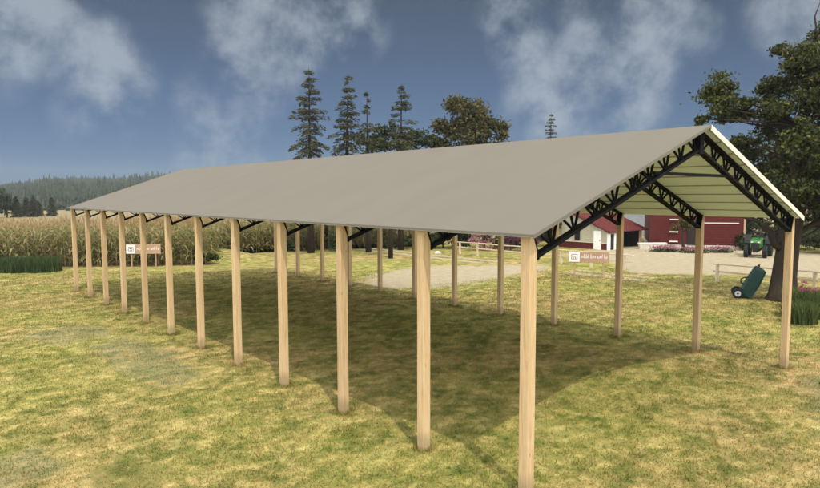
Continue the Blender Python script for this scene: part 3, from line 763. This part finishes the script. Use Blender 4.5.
def conifer(label, loc, h, rad, seed, name='fir_tree', bare=.28, needle=None, gaps=.25, group='tall firs behind the shelter', nb=1.0):
    rs = random.Random(seed); t = thing(name, label, 'fir tree', loc, rs.uniform(0, 6), group)
    mb = MB(); lean = rs.uniform(-.02, .02)
    pts = [Vector((lean*h*k/6*(k/6), 0, h*k/6-.1*(k == 0))) for k in range(7)]
    r0 = .018*h+.02; mb.tube(pts, [r0*(1-k/6.2) for k in range(7)], 8)
    cs = []; axs = []; z = h*bare
    while z < h*.995:
        f = (z/h-bare)/(1-bare); L_ = rad*1.2*(1-f)**.7*rs.uniform(.75, 1.1) + .14
        n = rs.randint(4, 6); a0 = rs.uniform(0, 6)
        for k in range(n):
            if rs.random() < gaps*.9: continue
            a = a0 + 2*math.pi*k/n + rs.uniform(-.3, .3); l = L_*rs.uniform(.6, 1.12); c0 = Vector((lean*h*(z/h)**2, 0, z))
            up_ = .12 if f > .6 else -.10 - .18*(1-f); d = Vector((math.cos(a), math.sin(a), up_))
            tip = c0 + d*l; tip.z -= .10*l; mb.tube([c0, c0+(tip-c0)*.5+Vector((0, 0, .05*l)), tip], [.012*h*.14+.012, .015, .006], 4)
            side = Vector((-math.sin(a), math.cos(a), 0)); m_ = max(11, int(50*l*nb))
            for q in range(m_):
                s_ = rs.uniform(.12, 1.03); w = .34*l*(1-.55*s_)*rs.choice((-1, 1))*rs.random()
                pnt = c0 + (tip-c0)*s_ + side*w + Vector((0, 0, .05*l*math.sin(math.pi*min(s_, 1)) - rs.random()*.24 - abs(w)*.3))
                cs.append(pnt); axs.append((d*.8 + side*(1 if w > 0 else -1)*.7 + Vector((0, 0, -.35))).normalized())
        z += h*.031*rs.uniform(.8, 1.35)
    mb.build('trunk', M['darkbark'], t, True)
    v, f = quads(np.array(cs), .30 if h > 6 else .25, 0, .24, 0, np.array(axs))
    np_mesh('crown', v, f, M['fir'], t)
    return t

conifer('tallest fir, standing farthest left of the tall firs behind the shelter roof', (17.48, 33.8, 0), 13.4, 1.95, 1, gaps=.18)
conifer('second tallest fir, between the tallest fir and the thin one with few branches', (19.6, 32.3, 0), 12.9, 1.7, 2)
conifer('thin fir with few branches, third in the row of tall firs', (20.9, 31.4, 0), 11.7, 1.25, 13, gaps=.5, nb=.8)
conifer('fir with open, level branches, last before the round leafy tree', (23.9, 31.3, 0), 12.5, 1.95, 4, gaps=.32)
conifer('small far fir whose tip shows alone above the roof', (*fw(88, 19.6), 0), 15.6, 1.9, 5, gaps=.35, group='small firs in the distance')

# round leafy tree over the roof
broadleaf('leafy_tree', 'round leafy tree whose crown shows above the middle of the shelter roof', 'tree', (35.3, 35.3, 0),
          [(q[0]*.80-.35*math.sin(YAW), q[1]*.80+.35*math.cos(YAW), q[2]-1.25, q[3]*.86, q[4]*.9, q[5]) for q in [(*view(-3.3,0)[:2], 10.0, 1.3, 1.0, 900), (*view(-1.8,.5)[:2], 11.6, 1.4, 1.2, 1300), (*view(-.4,-.4)[:2], 12.9, 1.5, 1.5, 1700), (*view(1.0,.3)[:2], 12.9, 1.3, 1.5, 1500), (*view(2.2,0)[:2], 11.6, 1.2, 1.2, 1000), (*view(3.9,0)[:2], 11.2, 1.05, 1.15, 900), (*view(4.6,.5)[:2], 9.8, .8, .8, 400),
           (*view(-2.4,-.6)[:2], 9.4, 1.6, 1.0, 900), (*view(0,0)[:2], 10.4, 2.2, 1.3, 1800), (*view(2.4,-.4)[:2], 9.6, 1.8, 1.1, 1100), (*view(-4.2,.4)[:2], 9.0, 1.0, .8, 450)]],
          [(0,0,-.2), (.1,0,2), (.15,.1,4.5), (0,.1,7), (.1,0,9.3), (.1,0,11)], [.42,.34,.29,.22,.15,.08], M['darkbark'], M['leaf2'], .34)
for lab, loc, hh, rr in (('low dark bushy tree peeping over the roof between the thin fir and the open fir', (27.4, 37.6, 0), 10.3, 1.6), ('low dark bushy tree peeping over the roof just left of the round leafy tree', (30.6, 37.0, 0), 9.9, 1.3)):
    broadleaf('leafy_tree', lab, 'tree', loc, [(*view(-rr*.8,0)[:2], hh-1.2, rr*.7, .6, 500), (*view(0,0)[:2], hh-.75, rr*.8, .75, 700), (*view(rr*.9,0)[:2], hh-.95, rr*.7, .6, 500), (0,0,hh-2.4, rr, 1, 700)],
              [(0,0,-.2), (.05,0,3), (0,.05,6), (0,0,hh-1.8)], [.2,.16,.12,.06], M['darkbark'], M['dleaf'], .32)

# the big tree on the right with low bent limb
def big_tree():
    b = Vector((20.55, 3.7, 0))
    V = lambda l, d=0: tuple(view(l, d)[:2])
    px = lambda X, Y, d=0: (*V((X-779)*.0405, d), 4.2+(195-Y)*.0405)
    cl = []
    for (X, Y, r, n, d) in ((714,92,15,600,.3), (706,112,11,380,-.2), (724,120,11,330,.2), (742,112,12,420,.1), (757,118,12,420,-.4), (768,92,13,520,.4), (782,72,15,700,-.3), (776,55,9,260,.2), (800,78,16,800,.5), (792,100,17,900,-.5), (812,60,16,800,0),
                           (818,95,18,900,-.4), (764,137,12,420,-1.0), (752,150,12,360,.6), (785,128,17,900,.8), (808,125,17,900,-.8), (830,120,20,1000,.2), (778,150,15,620,-1.2), (800,152,17,800,.9), (826,152,20,1000,-.6), (836,85,18,800,.6), (832,45,14,500,0),
                           (770,172,11,330,1.0), (792,178,15,520,-1.0), (815,180,18,700,.8), (843,180,20,800,0), (850,140,20,800,.3), (733,140,9,230,.3), (697,122,7,140,0), (740,205,8,120,.4), (760,208,9,160,-.8), (812,205,13,280,-.6), (745,165,10,260,.6), (756,185,11,320,.9), (780,198,13,420,1.0), (768,150,14,520,-1.0), (790,160,16,700,-1.3), (806,170,16,700,-1.1), (824,190,18,700,.5), (812,140,17,800,-1.2), (798,112,16,700,-.9), (800,218,12,260,1.1), (828,215,16,420,.3), (776,112,13,480,.6), (806,78,15,600,-.8), (822,45,13,420,.4), (770,192,13,420,-1.0), (812,192,16,620,-1.2), (796,206,13,420,-1.1), (824,172,17,620,-1.2), (786,166,14,460,-1.3), (836,205,18,700,-.4), (756,172,11,320,-.6)):
        x, y, z = px(X, Y, d*1.6); cl.append((x, y, z, r*.0405*1.12, r*.0405*.95, int(n*1.25)))
    trunk = [(*V(-.05), -.2), (*V(0), .25), (*V(.02), 1.0), (*V(.12), 2.2), (*V(.30), 3.6), (*V(.40), 5.2), (*V(.45,.1), 6.8), (*V(.7), 8.2), (*V(1.0), 9.6), (*V(1.15), 10.6)]
    t = broadleaf('big_tree', 'big dark leafy tree with thick leaning trunk and bent low limb beside the green cart', 'tree', tuple(b), cl, trunk, [.66,.52,.44,.40,.38,.32,.25,.18,.12,.05], M['bark'], M['leaf'], .16, None, 1.9)
    MB().tube([(*V(-.1), 2.0), (*V(-.50,-.1), 2.25), (*V(-.75,-.2), 2.75), (*V(-1.3,-.3), 3.15), (*V(-2.0,-.3), 3.35)], [.16,.13,.11,.08,.03], 8).build('limb', M['bark'], t, True)
    MB().tube([(*V(.3), 2.5), (*V(.9,.2), 2.85), (*V(1.7,.3), 3.3), (*V(2.6,.3), 3.5)], [.13,.10,.08,.04], 8).build('limb', M['bark'], t, True)
    MB().tube([(*V(.1), 3.3), (*V(-.5,.1), 3.6), (*V(-1.4,.1), 3.5)], [.09,.06,.02], 7).build('limb', M['bark'], t, True)
    MB().tube([(*V(1.0), 9.4), (*V(.75), 11.0), (*V(.95), 11.6)], [.05,.03,.01], 5).build('limb', M['bark'], t, True)
    MB().tube([(*V(1.5), 9.4), (*V(1.6), 11.2)], [.04,.012], 5).build('limb', M['bark'], t, True)
big_tree()

# trees and shrubs behind the yard
def bushy(name, label, cat, loc, w, h, leaf, size, n, stem=.08, group=None, low=.12):
    cl = []; k = max(3, int(w/.8))
    for i in range(k*2):
        a = random.uniform(0, 6.28); r_ = w*.5*random.uniform(.1, .85); zz = h*random.uniform(.35, .82)
        cl.append((math.cos(a)*r_, math.sin(a)*r_, zz, w*.24, h*.2, int(n/(k*2))))
    cl.append((0, 0, h*.30, w*.40, h*.22, n//4))
    return broadleaf(name, label, cat, loc, cl, [(0,0,-.1), (.02,0,h*low), (0,.03,h*.35), (0,0,h*.6)], [stem*1.2, stem, stem*.7, stem*.4], M['darkbark'], leaf, size, group)

TB = 'dark trees beyond the gravel yard'
for i, (lab, X, D, w, h) in enumerate((
        ('dark leafy tree rising right behind the barn, left of the leaning trunk', 748, 60, 6.0, 7.4), ('tall dark leafy tree behind the tractor, hidden by the leaning trunk', 786, 56, 6.5, 10.5), ('tall dark leafy tree at the far right edge beyond the pink flowers', 826, 52, 7.0, 9.5),
        ('dark tree behind the grey building', 600, 84, 8.0, 6.5), ('small dark tree left of the cream shed', 546, 57, 4.0, 3.8))):
    x, y = fw(D, (X-410)/626.6*D); bushy('dark_tree', lab, 'tree', (x, y, 0), w, h, M['dleaf'], .36, int(700*w), .22, TB)
for i, (lab, X, D, w, h) in enumerate((
        ('low dark hedge bush beside the tractor on its left', 744, 47, 1.7, 1.3), ('low dark hedge bush just right of the leaning trunk', 800, 48, 4.2, 2.4), ('low dark hedge bush at the right edge of the yard', 832, 44, 4.2, 2.2), ('low dark hedge bush behind the tractor', 768, 50, 3.4, 2.2))):
    x, y = fw(D, (X-410)/626.6*D); bushy('hedge_bush', lab, 'bush', (x, y, 0), w, h, M['dleaf'], .2, int(900*w), .06, 'hedge bushes along the yard')
for i, (lab, X, D, w, h) in enumerate((
        ('dark green bush farthest left behind the fence', 443, 49, 3.2, 2.6), ('dark green bush at the left end of the rail fence', 466, 49.5, 3.4, 2.9), ('dark bush between the pink and the mauve bushes', 499, 49, 3.0, 2.4), ('dark bush left of the shed by the mauve bushes', 553, 51, 2.6, 2.3), ('dark bush behind the mauve bushes', 522, 50, 3.0, 2.6))):
    x, y = fw(D, (X-410)/626.6*D); bushy('bush', lab, 'bush', (x, y, 0), w, h, M['dleaf'], .22, int(800*w), .06, 'dark bushes behind the rail fence')
for lab, X, D, w, h, mt in (('pale pink flowering bush behind the rail fence', 485, 47.3, 2.1, 2.2, 'pink'), ('mauve flowering bush behind the rail fence, left of the other mauve one', 511, 46.8, 1.9, 2.1, 'mauve'), ('mauve flowering bush behind the rail fence, nearest the shed', 535, 46.5, 2.0, 2.0, 'mauve')):
    x, y = fw(D, (X-410)/626.6*D); bushy('flowering_bush', lab, 'bush', (x, y, 0), w, h, M[mt], .16, int(900*w), .05, 'flowering bushes behind the rail fence')
for lab, X, D, w, h in (('round dark green bush at the foot of the grassy rise', 203, 38.4, 1.7, 1.0), ('low shrub between the first two fir trunks', 337, 47.5, 1.7, 1.0), ('low shrub at the foot of the open fir', 395, 49, 2.0, .9), ('low shrub right of the fir trunks', 418, 50, 2.2, 1.1), ('low shrub left of the tallest fir', 292, 47, 1.5, .7)):
    x, y = fw(D, (X-410)/626.6*D); bushy('low_shrub', lab, 'shrub', (x, y, 0), w, h, M['bushleaf'], .14, int(800*w), .03, 'low shrubs by the corn')
# slim trunks under the eave
for lab, X, D, h in (('slim dark tree trunk standing nearest the gravel patch', 390.5, 41.5, 7.2), ('slim dark trunk between the two tallest firs', 326, 49, 7.4)):
    x, y = fw(D, (X-410)/626.6*D)
    broadleaf('slim_tree', lab, 'tree', (x, y, 0), [(0,0,h-1, .9,.6,420), (.3,.2,h-1.8,.9,.5,350)], [(0,0,-.1), (.03,0,h*.4), (-.03,.02,h*.75), (0,0,h-.6)], [.17,.13,.09,.04], M['darkbark'], M['dleaf'], .26)
# little tree in front of the barn
x, y = fw(46.2, (684-410)/626.6*46.2)
broadleaf('small_tree', 'small green tree with slim dark trunk in front of the red barn', 'tree', (x, y, 0), [(*view(0,0)[:2], 2.0,.55,.5,420), (*view(-.35,.1)[:2], 1.75,.4,.4,220), (*view(.4,0)[:2], 1.7,.4,.4,220), (*view(.1,0)[:2], 2.6,.5,.5,360)],
          [(0,0,-.1), (.02,0,.7), (0,.02,1.5), (0,0,2.2)], [.12,.10,.07,.03], M['darkbark'], M['leaf2'], .16)
# left-hand small conifers and a round tree beyond the corn
for lab, X, D, h, r in (('small dark pine beyond the corn, at the left edge of the group', 17, 122, 4.2, 1.0), ('small dark pine beyond the corn, second of the group', 27, 126, 4.0, 1.1), ('small dark pine beyond the corn, last of the group', 34, 124, 4.3, 1.0), ('shortest dark pine beyond the corn, beside the last of the group', 39, 130, 3.2, .9), ('lone dark pine beyond the corn, nearest the shelter', 52.5, 128, 4.1, 1.0)):
    x, y = fw(D, (X-410)/626.6*D); conifer(lab, (x, y, 0), h, r, int(X), 'small_pine', .05, gaps=.02, group='small pines beyond the corn', nb=2.2)
for lab, X, D, w, h in (('dark round tree at the left edge beyond the corn', -3, 118, 4.4, 5.6), ('dark round tree beside the small pines beyond the corn', 7, 121, 3.4, 5.0)):
    x, y = fw(D, (X-410)/626.6*D); bushy('round_tree', lab, 'tree', (x, y, 0), w, h, M['dleaf'], .34, 1800, .15, 'round trees beyond the corn')

# ------------------------------------------------------------------ corn, tall grass, flowers, blades
def blades_np(base, h, w, lean, seg=3, bend=1.0):
    """ribbons: base (n,3), heights, widths, horizontal lean vectors (n,2)"""
    n = len(base); a = RNG.random(n)*np.pi*2; side = np.stack([np.cos(a), np.sin(a), np.zeros(n)], -1)
    rows = []
    for k in range(seg+1):
        t_ = k/seg; c = base.copy(); c[:, 2] += h*(t_ - .25*bend*t_**3); c[:, :2] += lean*(t_**2)[None] if np.ndim(t_) else lean*t_**2
        ww = (w*(1-t_**1.5)+.001)[:, None]; rows += [c-side*ww, c+side*ww]
    v = np.stack(rows, 1); m_ = 2*(seg+1); b = np.arange(n)[:, None]*m_
    f = np.concatenate([np.stack([b[:, 0]+2*k, b[:, 0]+2*k+1, b[:, 0]+2*k+3, b[:, 0]+2*k+2], -1) for k in range(seg)])
    return v.reshape(-1, 3), f

def corn():
    # rows of plants behind two front edges
    pts = []
    def band(a, b, depth, row=.6, gap=.24):
        a, b = np.array(a, float), np.array(b, float); e = b-a; L_ = np.hypot(*e); e /= L_; nrm_ = np.array([-e[1], e[0]])
        if nrm_ @ np.array([.6, .8]) < 0: nrm_ = -nrm_
        for r_ in np.arange(0, depth, row):
            s_ = np.arange(0, L_, gap); s_ = s_ + RNG.uniform(-.07, .07, len(s_)); o = r_ + RNG.normal(0, .10, len(s_))
            pts.append(a + e*s_[:, None] + nrm_*o[:, None])
    band((-15, 47.2), (8.6, 31.3), 8.5); band((6.5, 40.8), (17.2, 36.1), 7); band((17.2, 36.1), (31, 34.4), 7)
    P2 = np.concatenate(pts); n = len(P2); hh = RNG.normal(2.45, .16, n)
    base = np.concatenate([P2, np.zeros((n, 1))], 1); vs = []; fs = []; off = 0
    # stalks
    v, f = blades_np(base, hh, np.full(n, .018), RNG.normal(0, .06, (n, 2)), 2, .0); vs.append(v); fs.append(f+off); off += len(v)
    for j in range(8):                        # leaves start up the stalk, rise and fall over
        z0 = hh*(.10+.105*j+RNG.uniform(-.03, .03, n)); a = RNG.random(n)*2*np.pi; L_ = RNG.uniform(.45, .9, n); up_ = RNG.uniform(.15, .5, n); w = RNG.uniform(.045, .078, n)
        d = np.stack([np.cos(a), np.sin(a)], -1); sd_ = np.stack([-d[:, 1], d[:, 0], np.zeros(n)], -1); rows = []
        for k in range(5):
            t_ = k/4; c = base.copy(); c[:, :2] += d*(L_*t_)[:, None]; c[:, 2] = z0 + up_*np.sin(t_*2.4)*.62 - L_*.55*t_**2.2*RNG.uniform(.5, 1.2, n)
            c[:, 2] = np.maximum(c[:, 2], .03)
            ww = (w*(1-t_**1.7)*(.6+.8*min(t_*3, 1)*.5)+.002)[:, None]; tilt = np.array([0, 0, 1])*.3
            rows += [c-(sd_+tilt)*ww, c+(sd_-tilt)*ww]
        v = np.stack(rows, 1); b = np.arange(n)*10
        f = np.concatenate([np.stack([b+2*k, b+2*k+1, b+2*k+3, b+2*k+2], -1) for k in range(4)])
        vs.append(v.reshape(-1, 3)); fs.append(f+off); off += v.shape[0]*10
    o = np_mesh('corn_field', np.concatenate(vs), np.concatenate(fs), M['corn']); tag(o, 'dense field of ripening corn along the far edge of the lawn', 'corn', None, 'stuff')
    vs = []; fs = []; off = 0
    for j in range(5):
        bb = base.copy(); bb[:, 2] = hh*.95
        v, f = blades_np(bb, RNG.uniform(.22, .36, n), np.full(n, .011), RNG.normal(0, .11, (n, 2)), 2, .3); vs.append(v); fs.append(f+off); off += len(v)
    t_ = np_mesh('tassels', np.concatenate(vs), np.concatenate(fs), M['tassel'], o)
corn()

def tufts(name, label, cat, loc, n, rad, h, mat, flowers=None, group=None, stretch=(1, 1)):
    t = thing(name, label, cat, (*loc, 0), 0, group)
    a = RNG.random(n)*6.28; r_ = rad*np.sqrt(RNG.random(n)); b = np.stack([np.cos(a)*r_*stretch[0], np.sin(a)*r_*stretch[1], np.full(n, -.02)], -1)
    v, f = blades_np(b, RNG.uniform(.55, 1.1, n)*h, RNG.uniform(.010, .02, n), RNG.normal(0, .16*h, (n, 2)), 4, .6); np_mesh('blades', v, f, mat, t)
    if flowers:
        k, mt = flowers; a = RNG.random(k)*6.28; r_ = rad*.8*np.sqrt(RNG.random(k)); c = np.stack([np.cos(a)*r_, np.sin(a)*r_, h*RNG.uniform(.75, 1.05, k)], -1)
        cc = (c[:, None] + RNG.normal(size=(k, 14, 3))*.045).reshape(-1, 3); v, f = quads(cc, .075, .3, .8); np_mesh('blossoms', v, f, mt, t)
    return t
M['hotpink'] = leafmat('hot pink blossom', [(.26, .05, .09), (.32, .08, .13)], .7, .3)
tufts('tall_grass', 'tall green grass with pink blossoms at the right edge of the lawn', 'tall grass', (17.35, 2.0), 1500, .55, 1.15, M['reed'], (9, M['hotpink']), 'tall grass clumps at the lawn edge')
tufts('tall_grass', 'tall green grass clump nearest the front right post', 'tall grass', (16.2, 1.75), 1300, .5, .85, M['reed'], None, 'tall grass clumps at the lawn edge')
tufts('tall_grass', 'tall green grass clump at the right edge, with mauve blossoms', 'tall grass', (18.1, 1.3), 1500, .6, 1.1, M['reed'], (6, M['mauve']), 'tall grass clumps at the lawn edge')
tufts('tall_grass', 'tall green grass clump behind the clump with pink blossoms', 'tall grass', (18.9, 2.5), 1100, .55, .9, M['reed'], None, 'tall grass clumps at the lawn edge')
for i, (x, y) in enumerate(((-5.0, 38.6), (-3.4, 37.4), (-1.9, 36.1), (-.6, 35.1), (.45, 34.3))):
    tufts('dark_tall_grass', ('dark tall grass clump at the corn edge, ' + ('farthest from', 'second from the left before', 'middle clump of the five before', 'fourth from the left before', 'nearest to')[i] + ' the shelter'), 'tall grass', (x, y), 1500, .95, 1.0, M['bushleaf'], None, 'dark tall grass clumps by the corn')

def flower_bed(label, X, D, w):
    x, y = fw(D, (X-410)/626.6*D); t = thing('flower_bed', label, 'flower bed', (x, y, 0), 0, 'flower beds along the yard')
    e = view(1, 0); n = int(420*w); c = np.array([tuple(e*random.uniform(-w/2, w/2)) for _ in range(n)]); c[:, 2] = np.abs(RNG.normal(.10, .09, n)); c[:, :2] += RNG.normal(0, .22, (n, 2))
    v, f = quads(c, .13); np_mesh('foliage', v, f, M['bushleaf'], t)
    n = int(260*w); c = np.array([tuple(e*random.uniform(-w/2, w/2)) for _ in range(n)]); c[:, 2] = np.abs(RNG.normal(.33, .08, n)); c[:, :2] += RNG.normal(0, .2, (n, 2))
    v, f = quads(c, .11, .3, .9); np_mesh('blossoms', v, f, M['pink'], t)
flower_bed('pink flower bed along the foot of the red barn left of the small tree', 666, 45.6, 1.7)
flower_bed('pink flower bed along the foot of the red barn right of the small tree', 696, 44.8, 1.5)
flower_bed('pink flower bed at the right end of the red barn', 722, 45.0, 1.3)

# small stones
def stone(label, loc, s, mat, name='stone'):
    mb = MB(); rs = random.Random(5); n = 9; vs = []; fs = []
    for i, (zz, rr) in enumerate(((0, .95), (.35, 1.0), (.7, .75), (.92, .35))):
        for k in range(n): a = 2*math.pi*k/n; r_ = rr*rs.uniform(.85, 1.12); vs.append((math.cos(a)*r_*s[0], math.sin(a)*r_*s[1], zz*s[2]))
    for i in range(3):
        for k in range(n): fs.append((i*n+k, i*n+(k+1) % n, (i+1)*n+(k+1) % n, (i+1)*n+k))
    fs.append(tuple(3*n+k for k in range(n))); mb.add(vs, fs); o = mb.build(name, mat, None, True); o.location = loc; return tag(o, label, 'stone')
stone('pale flat stone by the track under the shelter eave', (24.0, 27.3, 0), (.28, .22, .2), M['stone'])
stone('small black lump lying on the grass at the right edge', (9.06, -.95, 0), (.07, .07, .08), M['black'], 'black_stone')

def grass_blades():
    n = 230000; D = 4.5 + 30*RNG.random(n)**1.5; l = D*RNG.uniform(-.78, .78, n)
    x = CAM.x + math.cos(YAW)*D + math.sin(YAW)*l; y = CAM.y + math.sin(YAW)*D - math.cos(YAW)*l
    keep = ~((sdf_poly([(10.8,18.3),(15.7,21.6),(18.7,21.5),(23.4,17.6),(17.6,15.8),(10.9,16.4)], x, y) < .2) | (x > 24.3)); x, y, D = x[keep], y[keep], D[keep]; n = len(x)
    k = 260; px = np.repeat([0.0, WID], NB); py = np.array(YS*2); a = RNG.random((2*NB, k))*6.283; r_ = .10 + .16*RNG.random((2*NB, k))**2
    fx = (px[:, None]+np.cos(a)*r_).ravel(); fy = (py[:, None]+np.sin(a)*r_).ravel()
    h = np.concatenate([RNG.uniform(.018, .050, n)*(1+.012*D), RNG.uniform(.03, .11, len(fx))])
    x = np.concatenate([x, fx]); y = np.concatenate([y, fy]); D = np.concatenate([D, np.full(len(fx), 9.)]); n = len(x)
    q = 420; Dq = 6 + 20*RNG.random(q)**1.3; lq = Dq*RNG.uniform(-.75, .75, q); gx, gy = fw(Dq, lq)     # scattered taller tufts
    tx = (gx[:, None]+RNG.normal(0, .05, (q, 16))).ravel(); ty = (gy[:, None]+RNG.normal(0, .05, (q, 16))).ravel()
    x = np.concatenate([x, tx]); y = np.concatenate([y, ty]); D = np.concatenate([D, np.full(len(tx), 8.)]); h = np.concatenate([h, RNG.uniform(.04, .12, len(tx))]); n = len(x)
    base = np.stack([x, y, np.zeros(n)], -1)
    v, f = blades_np(base, h, .0035+.0004*D, RNG.normal(0, .022, (n, 2))*(1+.01*D)[:, None], 1, .2)
    o = np_mesh('grass', v, f, M['blade']); tag(o, 'short dry yellow-green grass of the lawn', 'grass', None, 'stuff')
grass_blades()

# ------------------------------------------------------------------ air
def haze():
    m_ = bpy.data.materials.new('haze'); m_.use_nodes = True; t = m_.node_tree; t.nodes.clear()
    o = t.nodes.new('ShaderNodeOutputMaterial'); v = t.nodes.new('ShaderNodeVolumePrincipled'); t.links.new(v.outputs[0], o.inputs['Volume'])
    v.inputs['Color'].default_value = (.80, .88, 1, 1); v.inputs['Density'].default_value = .0003; v.inputs['Anisotropy'].default_value = .2
    c = fw(330, -60)
    o_ = MB().box((c[0], c[1], 20), (1500, 1500, 44)).build('haze', m_); tag(o_, kind='stuff', label='thin pale air haze in front of the far hill', cat='haze')
haze()
